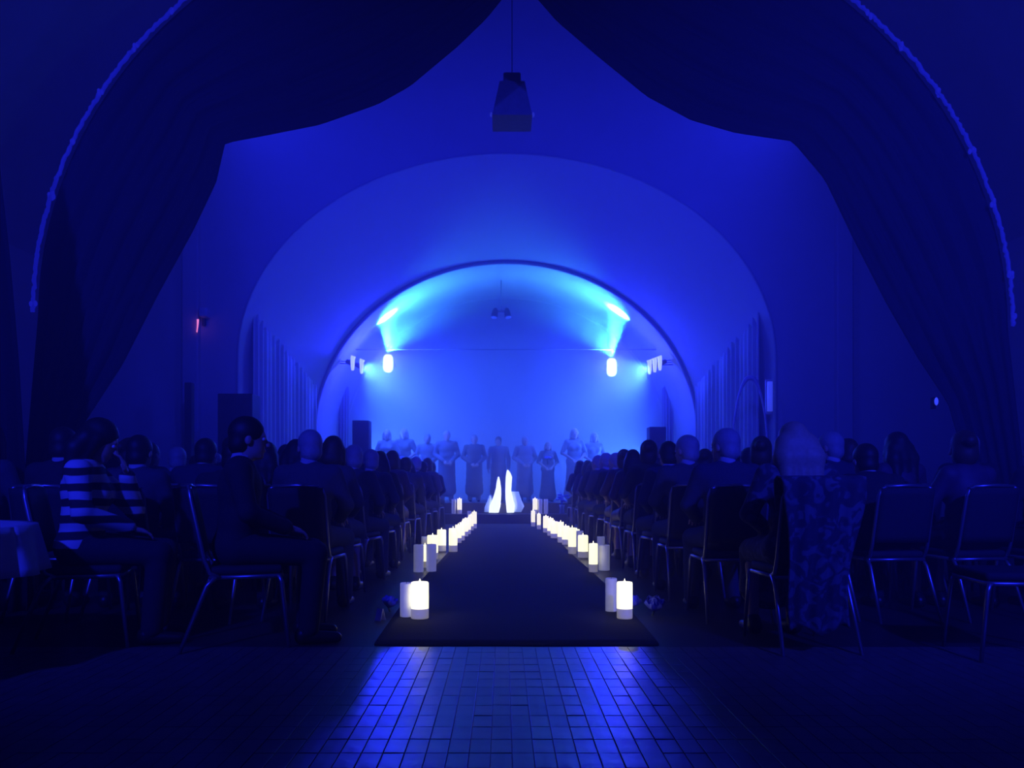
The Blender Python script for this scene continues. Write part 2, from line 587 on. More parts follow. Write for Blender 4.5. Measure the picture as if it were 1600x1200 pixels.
# hanging twin spotlight in the middle of the vault
p = at(783, 496, 19.6)
o = empty('pendant_spotlight', p)
ztop = 1.98 + 3.89 * math.sqrt(1 - (p.x / 4.32) ** 2) - p.z - 0.01
MB().tube([(0, 0, 0.16), (0, 0, ztop)], 0.014, 8).build('cable', M_leg, o)
MB().box((0, 0, 0.15), (0.42, 0.06, 0.05), 0.01).build('crossbar', M_leg, o, smooth=False)
for s in (-1, 1):
    can(o, (s * 0.17, -0.05, 0.0), (s * .15, -0.3, -1), 0.075, 0.26, M_glass_dim)
tag(o, 'unlit twin spotlight hanging from the middle of the stage vault', 'stage light')

# added unseen fill cans at the hall rear, lifting guests and haze
for s, side in ((-1, 'white table'), (1, 'slim white arch')):
    p = Vector((s * 3.4, -1.2, 4.3))
    o = empty('rear_fill_can', p)
    can(o, (0, 0, 0), Vector((-s * 0.2, 6, -3.6)), 0.11, 0.4, M_glass_dim, 'housing')
    zc = 5.0 + 5.2 * math.sqrt(1 - (p.x / 8.5) ** 2) - p.z - 0.12
    MB().tube([(0, -0.15, 0.05), (0, -0.15, zc)], 0.02, 8).build('drop_pipe', M_black_metal, o)
    tag(o, 'added blue fill can hung at the hall rear, %s side' % side, 'stage light', 'added hall fill lights')
    lamp('SPOT', p + Vector((0.0, 0.12, -.06)), (s * 2.3, 11.0, 1.0), BLUE, E_REAR * (0.85 if s < 0 else 1.15), 0.12, 68, 1.0, 'rear_fill_glow')

# ------------------------------------------------------------------ PA and wall things
M_spk = mat('loudspeaker_black', (0.02, 0.02, 0.024), 0.7, var=0.2)
M_grille = mat('loudspeaker_grille', (0.03, 0.03, 0.035), 0.6, metal=0.3, var=0.5, scale=120)
for px, ptop, side in ((565, 657, 'white table'), (1026, 667, 'slim white arch')):
    p = at(px, ptop, 18.45)
    H = p.z - 0.45
    o = empty('loudspeaker', (p.x, 18.5, 0.45))
    MB().box((0, 0, 0.03 + (H * 0.45) / 2), (0.38, 0.42, H * 0.45 - 0.03), 0.015).build('bass_cabinet', M_spk, o, smooth=False)
    c = MB().box((0, 0, H * 0.455 + H * 0.545 / 2), (0.38, 0.40, H * 0.545 - 0.01), 0.015).build('top_cabinet', M_spk, o, smooth=False)
    MB().box((0, -0.205, H * 0.455 + H * 0.545 / 2), (0.33, 0.012, H * 0.50), 0.004).build('grille', M_grille, c, smooth=False)
    b = MB().lathe([(0.15, 0), (0.15, .01), (0.12, .014), (0.05, .02)], 20).build('woofer', M_grille, o)
    b.location = (0, -0.212, H * 0.23)
    b.rotation_euler = (PI / 2, 0, 0)
    for sx in (-1, 1):
        for sy in (-1, 1):
            MB().lathe([(0.02, 0), (0.025, .03)], 10, (sx * .15, sy * .17, 0)).build('foot', M_spk, o)
    tag(o, 'tall dark loudspeaker stack on the stage edge, side of the %s' % side, 'loudspeaker', 'stage loudspeakers')

p = at(296, 598, 14.2)
o = empty('column_loudspeaker', (p.x, 14.2, 0))
MB().lathe([(0.2, 0), (0.2, 0.02), (0.03, .035)], 20).build('base', M_spk, o)
MB().tube([(0, 0, 0.02), (0, 0, 1.0)], 0.02, 10).build('pole', M_spk, o)
MB().box((0, 0, 0.95 + (p.z - 0.95) / 2), (0.13, 0.14, p.z - 0.95), 0.015).build('cabinet', M_spk, o, smooth=False)
tag(o, 'slim dark column loudspeaker standing before the pilaster under the red light', 'loudspeaker')

p = at(320, 489, 14.85)
o = empty('wall_camera', p)
M_pale = mat('pale_plastic', (0.5, 0.5, 0.55), 0.5)
MB().box((0, 0, 0), (0.14, 0.22, 0.17), 0.02).build('housing', M_pale, o, smooth=False)
MB().box((-0.05, 0.1, -0.1), (0.06, 0.08, 0.24), 0.01).build('bracket', M_spk, o, smooth=False)
M_red = mat('red_indicator', (0.8, 0.3, 0.4), 0.4, emit=(1.0, 0.25, 0.55), estr=1.6)
MB().tube([(-0.105, -0.06, -0.13), (-0.11, -0.06, -0.25), (-0.125, -0.06, -0.37)], [0.022, 0.014, 0.010], 8).build('indicator_light', M_red, o)
tag(o, 'small pale wall device with a glowing pinkish-red indicator strip', 'wall device')

p = at(1203, 620, 14.9)
o = empty('wall_sconce', p)
M_sconce = mat('sconce_diffuser', (0.6, 0.65, 0.9), 0.4, emit=(0.045, 0.075, 0.95), estr=0.95)
MB().box((0, 0.06, 0), (0.13, 0.06, 0.66), 0.01).build('backplate', M_pale, o, smooth=False)
MB().tube([(0, 0, -0.27), (0, 0, 0.28)], 0.05, 12).build('diffuser', M_sconce, o)
tag(o, 'upright blue-lit wall sconce on the front wall above the slim white arch', 'wall light')

p = at(1463, 629, DD - 0.12)
o = empty('clip_lamp', p)
MB().box((0, 0.05, 0), (0.03, 0.05, 0.10), 0.006).build('clip', M_spk, o, smooth=False)
MB().ball((0, 0, 0.01), (0.016, 0.016, 0.035), 10, 8).build('bulb', M_sconce, o)
tag(o, 'tiny blue clip lamp on the edge of the dark swagged drape', 'lamp')

# dark cabinet behind the table-side guests
p = at(374, 617, 13.6)
o = empty('tall_cabinet', (p.x, 13.6, 0))
MB().box((0, 0, p.z / 2), (0.58, 0.45, p.z), 0.012).build('body', M_spk, o, smooth=False)
for s in (-1, 1):
    dd = MB().box((s * 0.143, -0.232, p.z / 2), (0.275, 0.02, p.z - 0.12), 0.006).build('door', M_spk, o, smooth=False)
    MB().tube([(s * 0.02, -0.255, p.z / 2 - .08), (s * 0.02, -0.255, p.z / 2 + .08)], 0.008, 8).build('handle', M_black_metal, dd)
tag(o, 'dark tall two-door cabinet behind the guests below the arch reveal curtain', 'cabinet')

# slim white arch stand
p = at(1172, 590, 14.55)
M_white = mat('white_enamel', (0.75, 0.75, 0.78), 0.45)
o = empty('arch_stand', (p.x, 14.55, 0))
hw, Ht = 0.33, p.z
path = []
for k in range(41):
    t = PI * k / 40
    path.append((-hw * math.cos(t) * (1 if True else 1), 0, Ht * 0.36 + Ht * 0.64 * math.sin(t) ** 0.85))
rs = [0.018 + 0.03 * math.exp(-((k - 20) / 6.0) ** 2) for k in range(41)]
MB().tube(path, rs, 10).build('hoop', M_white, o)
for s in (-1, 1):
    MB().tube([(s * hw, 0, 0.02), (s * hw, 0, Ht * 0.37)], 0.018, 10).build('post', M_white, o)
    MB().box((s * hw, 0, 0.012), (0.16, 0.4, 0.024), 0.006).build('foot', M_white, o, smooth=False)
tag(o, 'slim white pointed arch stand behind the guests', 'arch stand')

# ceiling-hung wash fixture
M_fix = mat('fixture_grey_metal', (0.40, 0.40, 0.42), 0.6)
p = at(800, 193, 8.3)
o = empty('hanging_light_fixture', (p.x, 8.3, p.z))
o.scale = (0.75, 0.75, 0.75)
zc = (10.15 - p.z) / 0.75
vs = [(sx * w, sy * d, z) for z, w, d in ((0.0, .27, .26), (0.5, .17, .18)) for sx, sy in ((-1, -1), (1, -1), (1, 1), (-1, 1))]
MB().add(vs, [(3, 2, 1, 0), (4, 5, 6, 7), (0, 1, 5, 4), (1, 2, 6, 5), (2, 3, 7, 6), (3, 0, 4, 7)]).build('housing', M_fix, o, smooth=False)
MB().box((0, 0, 0.58), (0.24, 0.22, 0.16), 0.02).build('mount', M_fix, o, smooth=False)
MB().tube([(0, 0, 0.64), (0, 0, zc)], 0.006, 8).build('drop_pole', M_fix, o)
M_dimled = mat('dim_blue_led', (0.4, 0.4, 0.5), 0.4, emit=(0.02, 0.03, 0.5), estr=0.8)
for s in (-1, 1):
    MB().ball((s * 0.285, -0.2, 0.03), (0.02, 0.02, 0.035), 10, 8).build('indicator_light', M_dimled, o)
tag(o, 'dark light fixture hung from the hall ceiling with two dim lights', 'light fixture')
# two added fill cans, hidden behind the swagged drapes, light the arch wall
for s, side in ((-1, 'white table'), (1, 'slim white arch')):
    p = Vector((s * 3.0, 8.2, 5.3))
    o = empty('arch_fill_can', p)
    d = (Vector((0, 18, 4.4)) - p).normalized()
    can(o, (0, 0, 0), d, 0.11, 0.4, M_glass_dim, 'housing')
    zc = 5.0 + 5.2 * math.sqrt(1 - (p.x / 8.5) ** 2) - p.z - 0.12
    MB().tube([(0, -0.15, 0.05), (0, -0.15, zc)], 0.02, 8).build('drop_pipe', M_black_metal, o)
    tag(o, 'added blue fill can hidden behind the swagged drape, %s side' % side, 'stage light', 'added arch fill lights')
    lamp('SPOT', p + d * 0.12, (0, 18, 4.4), BLUE, E_WASH, 0.15, 135, 1.0, 'arch_fill_glow')

# ------------------------------------------------------------------ candles along the runner
M_wax_lit = mat('glowing_wax', (0.9, 0.86, 0.7), 0.5, emit=(1.0, 0.95, 0.58), estr=1.7)
M_wax_low = mat('low_wax_glow', (0.80, 0.78, 0.70), 0.5, emit=(0.55, 0.52, 0.40), estr=0.35)  # lower wax is no lamp; its faint glow is set in the material
M_wax_dim = mat('dim_wax_glow', (0.82, 0.82, 0.84), 0.5, emit=(0.16, 0.17, 0.26), estr=0.75)  # flameless wax, faint bluish glow put into the material
M_flame = mat('flame', (1, 0.9, 0.6), 0.5, emit=(1, 0.9, 0.55), estr=6)
M_wick = mat('wick', (0.02, 0.02, 0.02), 0.9)


def candle_lit(r, h):
    o = empty('pillar_candle')
    MB().lathe([(r * 0.98, 0), (r, 0.006), (r, h * 0.27)], 18).build('wax_base', M_wax_low, o)
    MB().lathe([(r, h * 0.27), (r * 1.01, h * 0.5), (r, h * 0.97), (r * 0.93, h), (r * 0.85, h * 0.985), (r * 0.6, h * 0.95), (0.004, h * 0.94)], 18, capb=False).build('wax_glow', M_wax_lit, o)
    fl = MB().lathe([(0.001, 0), (0.006, .008), (0.007, .014), (0.003, .028), (0.0005, .036)], 8, (0, 0, h * 0.95)).build('flame', M_flame, o)
    MB().tube([(0, 0, h * 0.94), (0, 0, h * 0.955)], 0.0015, 5).build('wick', M_wick, o)
    return o


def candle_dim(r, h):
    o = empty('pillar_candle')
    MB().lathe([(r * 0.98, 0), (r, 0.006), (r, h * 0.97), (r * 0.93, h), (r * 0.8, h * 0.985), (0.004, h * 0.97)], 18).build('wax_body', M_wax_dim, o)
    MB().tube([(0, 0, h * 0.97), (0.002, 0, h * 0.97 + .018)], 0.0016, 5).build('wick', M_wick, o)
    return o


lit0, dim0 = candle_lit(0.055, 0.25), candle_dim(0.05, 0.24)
used = {'lit': False, 'dim': False}
ORD = ['first', 'second', 'third', 'fourth', 'fifth', 'sixth', 'seventh', 'eighth', 'ninth', 'tenth', 'eleventh', 'twelfth']


def put_candle(kind, x, y, sx, sz, label, z=0.0125):
    src = lit0 if kind == 'lit' else dim0
    o = copy_tree(src) if used[kind] else src
    used[kind] = True
    o.location = (x, y, z)
    o.scale = (sx, sx, sz)
    tag(o, label, 'candle', 'candles lining the aisle runner')
    return o


def xa(px, D):
    return at(px, 0, D).x


cl_left = [  # station, kind, px centre, depth, width scale, height scale
    (0, 'lit', 656, 5.55, 1.12, 1.0), (0, 'dim', 635, 5.62, 0.9, 0.98),
    (1, 'dim', 654, 8.35, 1.05, 1.18), (1, 'dim', 674, 8.4, 1.05, 1.18), (1, 'lit', 664, 8.75, 0.35, 1.0),
    (2, 'lit', 676, 9.7, 1.2, 1.15), (2, 'dim', 664, 10.0, 0.9, 1.05),
    (3, 'lit', 690, 10.8, 1.1, 1.15), (3, 'lit', 708, 10.7, 1.05, 1.25),
    (4, 'lit', 716, 12.2, 0.9, 1.1), (4, 'lit', 722, 12.7, 0.8, 1.15),
    (5, 'lit', 727, 13.6, 0.9, 1.2), (5, 'lit', 732, 14.2, 0.8, 1.15),
    (6, 'lit', 736, 15.2, 0.9, 1.2), (6, 'lit', 741, 15.9, 0.9, 1.3), (6, 'dim', 733, 16.6, 0.8, 1.3)]
cl_right = [
    (0, 'lit', 976, 5.55, 1.0, 1.0), (0, 'dim', 955, 5.85, 0.85, 1.0),
    (1, 'lit', 927, 8.35, 0.85, 1.18), (1, 'dim', 944, 8.5, 1.2, 1.12), (1, 'dim', 939, 9.3, 0.9, 1.25),
    (2, 'lit', 911, 9.9, 1.15, 1.1), (2, 'dim', 906, 10.9, 1.0, 1.1),
    (3, 'lit', 894, 10.4, 0.95, 1.35), (3, 'lit', 901, 11.5, 0.8, 1.0),
    (4, 'lit', 884, 11.9, 1.05, 1.1), (4, 'lit', 876, 12.3, 0.9, 1.25),
    (5, 'lit', 866, 13.2, 1.1, 1.1), (5, 'lit', 860, 13.8, 1.0, 1.2),
    (6, 'lit', 853, 14.6, 0.95, 1.2), (6, 'lit', 842, 15.6, 0.7, 1.2), (6, 'lit', 833, 16.5, 0.8, 1.3)]
for lst, side in ((cl_left, 'white table side'), (cl_right, 'slim white arch side')):
    cnt = {}
    for st, kind, px, D, sx, sz in lst:
        k = cnt.get((st, kind), 0)
        cnt[(st, kind)] = k + 1
        many = sum(1 for q in lst if q[0] == st and q[1] == kind) > 1
        w = ('glowing' if kind == 'lit' else 'dim flameless')
        pos = (' farthest from stage', ' nearer the stage', ' nearest the stage')[k] if many else ''
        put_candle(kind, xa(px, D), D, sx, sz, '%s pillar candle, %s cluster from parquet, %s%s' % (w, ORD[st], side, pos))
for px, py, side, n in ((709, 804, 'white table side', 'outer'), (718, 802, 'white table side', 'inner'), (836, 803, 'slim white arch side', 'inner'), (844, 800, 'slim white arch side', 'middle'), (853, 802, 'slim white arch side', 'outer')):
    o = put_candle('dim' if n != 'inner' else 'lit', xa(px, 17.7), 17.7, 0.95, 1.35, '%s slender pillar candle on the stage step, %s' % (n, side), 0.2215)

# bright white tapering forms at the end of the aisle, brightness put in as emission
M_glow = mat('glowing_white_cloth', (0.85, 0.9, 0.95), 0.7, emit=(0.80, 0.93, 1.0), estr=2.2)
M_pale_cloth = mat('pale_cloth_glow', (0.8, 0.84, 0.95), 0.8, emit=(0.25, 0.42, 1.0), estr=0.75)  # train cloth is no lamp; bluish glow painted in as emission


def tapered(name, rows, D, m, parent=None, depth=0.55, z_off=0.0):
    # rows: (py, px_left, px_right), lofted as soft elliptical sections with pleats
    vs, fs, n = [], [], 24
    base = at(0, rows[-1][0], D).z
    for py, xl, xr in rows:
        a, b = at(xl, py, D), at(xr, py, D)
        c = (a + b) / 2
        rx = max(0.004, (b.x - a.x) / 2)
        ry = max(0.004, rx * depth)
        for k in range(n):
            w = 2 * PI * k / n
            pl = 1 + 0.07 * math.sin(w * 7) * (1 if rx > .05 else 0)
            vs.append((c.x + rx * math.cos(w) * pl, D + ry * math.sin(w) * pl, c.z))
    for i in range(len(rows) - 1):
        for k in range(n):
            k2 = (k + 1) % n
            fs.append((i * n + k, (i + 1) * n + k, (i + 1) * n + k2, i * n + k2))
    fs.append(tuple(range(n)))
    fs.append(tuple((len(rows) - 1) * n + k for k in range(n))[::-1])
    return MB().add(vs, fs).build(name, m, parent)


o = empty('draped_form', (0, 0, 0))
tapered('cloth', [(745, 778, 780), (752, 776.3, 781.5), (762, 775, 782.8), (772, 772.5, 783), (782, 769, 782.4), (791, 765, 781.8), (801, 764, 779)], 17.72, M_glow, o)
tapered('train', [(774, 764.5, 767), (784, 761, 769), (792, 757.5, 772), (800, 757, 776)], 17.86, M_pale_cloth, o)
tag(o, 'shorter glowing white draped form with rounded tip at the aisle end', 'drape', 'white forms at the aisle end')
o = empty('draped_form', (0, 0, 0))
tapered('cloth', [(734, 792.5, 794), (738, 791.2, 797), (745, 790.4, 800), (756, 790, 799.3), (767, 789.8, 798.8), (778, 790, 801), (790, 791, 804), (801, 792, 803)], 17.72, M_glow, o)
tapered('train', [(768, 799, 810), (780, 800, 814), (791, 800, 819), (800, 797, 814)], 17.84, M_pale_cloth, o)
tag(o, 'taller glowing white draped form with slanted tip and pale train', 'drape', 'white forms at the aisle end')

# flowers
M_petal = mat('blue_petal', (0.12, 0.15, 0.80), 0.6)
M_leafs = mat('leaf', (0.08, 0.12, 0.08), 0.7)
M_vase = mat('vase_glass', (0.4, 0.45, 0.6), 0.2)


def petal_mesh(L, W):
    return MB().grid(lambda u, v: ((u - .5) * W * math.sin(PI * min(.97, v * .9 + .08)) * 1.2, v * L, 0.25 * L * v * v + 0.35 * W * (2 * u - 1) ** 2), 5, 6).mesh('petal', M_petal)


PM = petal_mesh(0.062, 0.05)


def flower(loc, tilt, sc_, label):
    o = empty('flower', loc)
    for ring, n, ang in ((0, 6, 0.5), (1, 5, 1.05)):
        for k in range(n):
            q = link_mesh('petal', PM, o)
            q.rotation_euler = (Matrix.Rotation(2 * PI * k / n + ring * .4, 3, 'Z') @ Matrix.Rotation(ang, 3, 'X')).to_euler()
            q.location = (0, 0, 0.008)
    MB().ball((0, 0, 0.022), 0.012, 10, 6).build('flower_center', M_leafs, o)
    MB().tube([(0, 0, 0.01), (0.0, -0.03, -0.012)], 0.005, 6).build('stem', M_leafs, o)
    o.rotation_euler = tilt
    o.scale = (sc_,) * 3
    tag(o, label, 'flower', 'loose flowers by the first candles')


flower((xa(986, 5.9), 5.9, 0.016), (0.35, 0, 0.3), 1.5, 'small bright blue flower behind first glowing candle, slim white arch side')
flower((xa(1021, 5.75), 5.75, 0.016), (0.4, .2, -0.4), 1.7, 'larger bright blue flower on floor outside first candles, slim white arch side')
flower((xa(606, 5.9), 5.9, 0.016), (0.35, 0, 0.9), 1.4, 'bright blue flower on floor outside the first candles, white table side')

M_card = mat('pale_card', (0.7, 0.7, 0.85), 0.5)
p = at(594, 926, 5.5)
o = empty('place_card', (p.x, 5.5, 0.004))
for s in (-1, 1):
    c = MB().box((0, 0, 0), (0.05, 0.003, 0.085)).build('panel', M_card, o, smooth=False)
    c.location = (0, s * 0.014, 0.042)
    c.rotation_euler = (s * 0.33, 0, 0)
o.rotation_euler = (0, 0, -0.5)
tag(o, 'small folded pale card standing on floor beside the first candles', 'card')

p = at(878, 790, 17.75)
o = empty('flower_arrangement', (p.x, 17.75, 0.221))
MB().lathe([(0.05, 0), (0.06, .02), (0.045, 0.12), (0.065, 0.2)], 16).build('vase', M_vase, o)
for k in range(9):
    a = 2.4 * k
    rr = 0.05 + 0.012 * k
    q = MB()
    for w in range(5):
        q.ball((rr * math.cos(a) + .022 * math.cos(w * 1.26), rr * math.sin(a) + .022 * math.sin(w * 1.26), 0.28 + 0.018 * ((k * 5) % 9)), (.028, .028, .018), 8, 6)
    q.build('bloom', M_petal, o)
for k in range(3):
    MB().tube([(0, 0, .15), (.02 * (k - 1), 0, 0.3), (.035 * (k - 1), 0, 0.52 - .05 * k)], [.008, .012, .003], 6).build('stem', M_petal, o)
tag(o, 'small vase of blue flowers on the stage step', 'flowers')

# ------------------------------------------------------------------ banquet chair
M_metal = mat('chair_metal', (0.42, 0.42, 0.46), 0.40, metal=0.85, var=0.1)
M_seat = mat('chair_upholstery', (0.035, 0.035, 0.045), 0.8, var=0.25, scale=40)


def make_chair():
    o = empty('banquet_chair')
    MB().box((0, 0.01, 0.450), (0.40, 0.40, 0.050), 0.02).build('seat_cushion', M_seat, o)
    fr = [(-.20, -.18, .415), (-.205, .17, .415), (-.18, .205, .415), (.18, .205, .415), (.205, .17, .415), (.20, -.18, .415), (-.20, -.18, .415)]
    MB().tube(fr, 0.013, 8).build('seat_frame', M_metal, o)
    for s in (-1, 1):
        MB().tube([(s * .205, .19, .42), (s * .21, .205, .38), (s * .222, .245, 0.0)], [.0135, .0135, .011], 8).build('leg', M_metal, o)
        MB().tube([(s * .205, -.15, .42), (s * .208, -.20, .37), (s * .222, -.345, 0.0)], [.0135, .0135, .011], 8).build('leg', M_metal, o)
        MB().tube([(s * .205, -.13, .415), (s * .205, -.185, .44), (s * .205, -.215, .52), (s * .20, -.285, .86), (s * .185, -.293, .905), (s * .15, -.297, .925)], 0.0125, 8).build('upright', M_metal, o)
    MB().tube([(-.16, -.297, .925), (0, -.30, .932), (.16, -.297, .925)], 0.0125, 8).build('top_rail', M_metal, o)

    def bk_(u, v):
        x = (u - .5) * .385
        z = .54 + v * .375
        return (x, -.218 - (z - .52) * .2 - 0.012 * math.cos((u - .5) * PI), z)
    MB().grid(bk_, 10, 8).build('backrest', M_seat, o, solid=0.035)
    return o


chair0 = make_chair()
chair_used = [False]


def put_chair(x, y, rz, label, group=None):
    o = copy_tree(chair0) if chair_used[0] else chair0
    chair_used[0] = True
    o.location = (x, y, 0.005 if y < 5 else 0.001)
    o.rotation_euler = (0, 0, rz)
    if 'group' in o:
        del o['group']
    tag(o, label, 'chair', group)
    return o


# round table with a white cloth
M_cloth = mat('white_tablecloth', (0.72, 0.72, 0.75), 0.85, var=0.06, scale=30)
tx, ty = -3.18, 3.85
o = empty('round_table', (tx, ty, 0.004))
MB().lathe([(0.74, 0.705), (0.75, 0.71), (0.75, 0.728), (0.74, 0.733)], 40).build('tabletop', M_spk, o)
MB().tube([(0, 0, 0.04), (0, 0, 0.706)], 0.04, 12).build('pedestal', M_black_metal, o)
for k in range(4):
    a = PI / 4 + k * PI / 2
    MB().tube([(0, 0, 0.10), (0.2 * math.cos(a), .2 * math.sin(a), 0.06), (0.42 * math.cos(a), 0.42 * math.sin(a), 0.015)], 0.015, 8).build('foot', M_black_metal, o)
tag(o, 'round pedestal table under a short white cloth at the hall edge', 'table')


def cloth_fn(u, v):
    a = 2 * PI * u
    if v < 0.6:
        r = 0.755 * v / 0.6
        z = 0.738
    else:
        t = (v - 0.6) / 0.4
        r = 0.755 + 0.03 * t + 0.03 * t * math.sin(a * 14) + 0.01 * t * math.sin(a * 5)
        z = 0.738 - 0.24 * t
    return (tx + r * math.cos(a), ty + r * math.sin(a), z + 0.004)


tag(MB().grid(cloth_fn, 112, 15).build('tablecloth', M_cloth, solid=0.004), 'short white cloth draped over the round table', 'tablecloth')

# ------------------------------------------------------------------ people (signed-distance bodies)
class Field:
    def __init__(s, lo, hi, h):
        s.h = h
        s.lo = np.array(lo, float)
        s.n = np.ceil((np.array(hi) - s.lo) / h).astype(int) + 1
        s.d = np.full(tuple(s.n), 0.12, np.float32)
        s.ax = [s.lo[i] + h * np.arange(s.n[i]) for i in range(3)]

    def block(s, lo, hi):
        a = [max(0, int((lo[i] - s.lo[i]) / s.h)) for i in range(3)]
        b = [min(int(s.n[i]), int((hi[i] - s.lo[i]) / s.h) + 2) for i in range(3)]
        if any(b[i] <= a[i] for i in range(3)):
            return None, None
        sl = tuple(slice(a[i], b[i]) for i in range(3))
        X, Y, Z = np.meshgrid(*[s.ax[i][sl[i]] for i in range(3)], indexing='ij')
        return sl, (X, Y, Z)

    def merge(s, sl, d, k, sub):
        f = s.d[sl]
        if sub:
            d = -d
            if k > 0:
                h = np.clip(0.5 - 0.5 * (f - d) / k, 0, 1)
                s.d[sl] = f * (1 - h) + d * h + k * h * (1 - h)
            else:
                s.d[sl] = np.maximum(f, d)
            return
        h = np.clip(0.5 + 0.5 * (f - d) / k, 0, 1)
        s.d[sl] = f * (1 - h) + d * h - k * h * (1 - h)

    def cap(s, a, b, r0, r1, k=0.02, sub=False):
        a, b = np.array(a, float), np.array(b, float)
        m = max(r0, r1) + 0.05
        sl, P = s.block(np.minimum(a, b) - m, np.maximum(a, b) + m)
        if sl is None:
            return
        ba = b - a
        L2 = max(1e-9, ba @ ba)
        px, py, pz = P[0] - a[0], P[1] - a[1], P[2] - a[2]
        h = np.clip((px * ba[0] + py * ba[1] + pz * ba[2]) / L2, 0, 1)
        d = np.sqrt((px - ba[0] * h) ** 2 + (py - ba[1] * h) ** 2 + (pz - ba[2] * h) ** 2) - (r0 + (r1 - r0) * h)
        s.merge(sl, d.astype(np.float32), k, sub)

    def ell(s, c, r, R=None, k=0.02, sub=False):
        c = np.array(c, float)
        r = np.array(r, float)
        m = r.max() + 0.05
        sl, P = s.block(c - m, c + m)
        if sl is None:
            return
        q = [P[i] - c[i] for i in range(3)]
        if R is not None:
            R = np.array(R)
            q = [R[0, i] * q[0] + R[1, i] * q[1] + R[2, i] * q[2] for i in range(3)]
        k0 = np.sqrt(sum((q[i] / r[i]) ** 2 for i in range(3)))
        k1 = np.sqrt(sum((q[i] / r[i] ** 2) ** 2 for i in range(3)))
        d = k0 * (k0 - 1) / np.maximum(k1, 1e-6)
        s.merge(sl, d.astype(np.float32), k, sub)

    def cut_below(s, z):
        s.d = np.maximum(s.d, (z - s.ax[2])[None, None, :].astype(np.float32))

    def mesh(s, name, material):
        d = s.d
        ins = d < 0
        c = np.zeros(tuple(s.n - 1), np.int8)
        for dx in (0, 1):
            for dy in (0, 1):
                for dz in (0, 1):
                    c += ins[dx:s.n[0] - 1 + dx, dy:s.n[1] - 1 + dy, dz:s.n[2] - 1 + dz]
        act = (c > 0) & (c < 8)
        idx = np.full(act.shape, -1, np.int32)
        I, J, K = np.nonzero(act)
        idx[I, J, K] = np.arange(len(I))
        acc = np.zeros((len(I), 3))
        cnt = np.zeros(len(I))
        corners = [(a, b, e) for a in (0, 1) for b in (0, 1) for e in (0, 1)]
        for p in corners:
            for ax in range(3):
                if p[ax]:
                    continue
                q = list(p)
                q[ax] = 1
                da = d[I + p[0], J + p[1], K + p[2]]
                db = d[I + q[0], J + q[1], K + q[2]]
                m = (da < 0) != (db < 0)
                t = np.where(m, da / np.where(m, da - db, 1), 0)
                for e in range(3):
                    acc[:, e] += np.where(m, p[e] + (t if e == ax else 0), 0)
                cnt += m
        V = acc / np.maximum(cnt, 1)[:, None]
        V = (V + np.stack([I, J, K], 1)) * s.h + s.lo
        faces = []
        for ax in range(3):
            o1, o2 = [(1, 2), (2, 0), (0, 1)][ax]
            n = list(s.n)
            sa = [slice(1, n[i] - 1) for i in range(3)]
            sb = list(sa)
            sa[ax], sb[ax] = slice(0, n[ax] - 1), slice(1, n[ax])
            A, B = ins[tuple(sa)], ins[tuple(sb)]
            for flip, mm in ((False, A & ~B), (True, ~A & B)):
                E = np.stack(np.nonzero(mm), 1)
                for i in range(3):
                    if i != ax:
                        E[:, i] += 1
                if not len(E):
                    continue
                quad = []
                for s1, s2 in ((0, 0), (-1, 0), (-1, -1), (0, -1)):
                    Q = E.copy()
                    Q[:, o1] += s1
                    Q[:, o2] += s2
                    quad.append(idx[Q[:, 0], Q[:, 1], Q[:, 2]])
                q = np.stack(quad, 1)
                faces.append(q[:, ::-1] if flip else q)
        Fq = np.concatenate(faces)
        Fq = Fq[(Fq >= 0).all(1)]
        me = bpy.data.meshes.new(name)
        me.vertices.add(len(V))
        me.vertices.foreach_set('co', V.astype(np.float32).ravel())
        me.loops.add(len(Fq) * 4)
        me.loops.foreach_set('vertex_index', Fq.astype(np.int32).ravel())
        me.polygons.add(len(Fq))
        me.polygons.foreach_set('loop_start', np.arange(0, len(Fq) * 4, 4, dtype=np.int32))
        me.polygons.foreach_set('use_smooth', np.ones(len(Fq), bool))
        me.update()
        me.validate()
        me.materials.append(material)
        return me


def R_x(a):
    return np.array([[1, 0, 0], [0, math.cos(a), -math.sin(a)], [0, math.sin(a), math.cos(a)]])


def R_y(a):
    return np.array([[math.cos(a), 0, math.sin(a)], [0, 1, 0], [-math.sin(a), 0, math.cos(a)]])


def R_z(a):
    return np.array([[math.cos(a), -math.sin(a), 0], [math.sin(a), math.cos(a), 0], [0, 0, 1]])


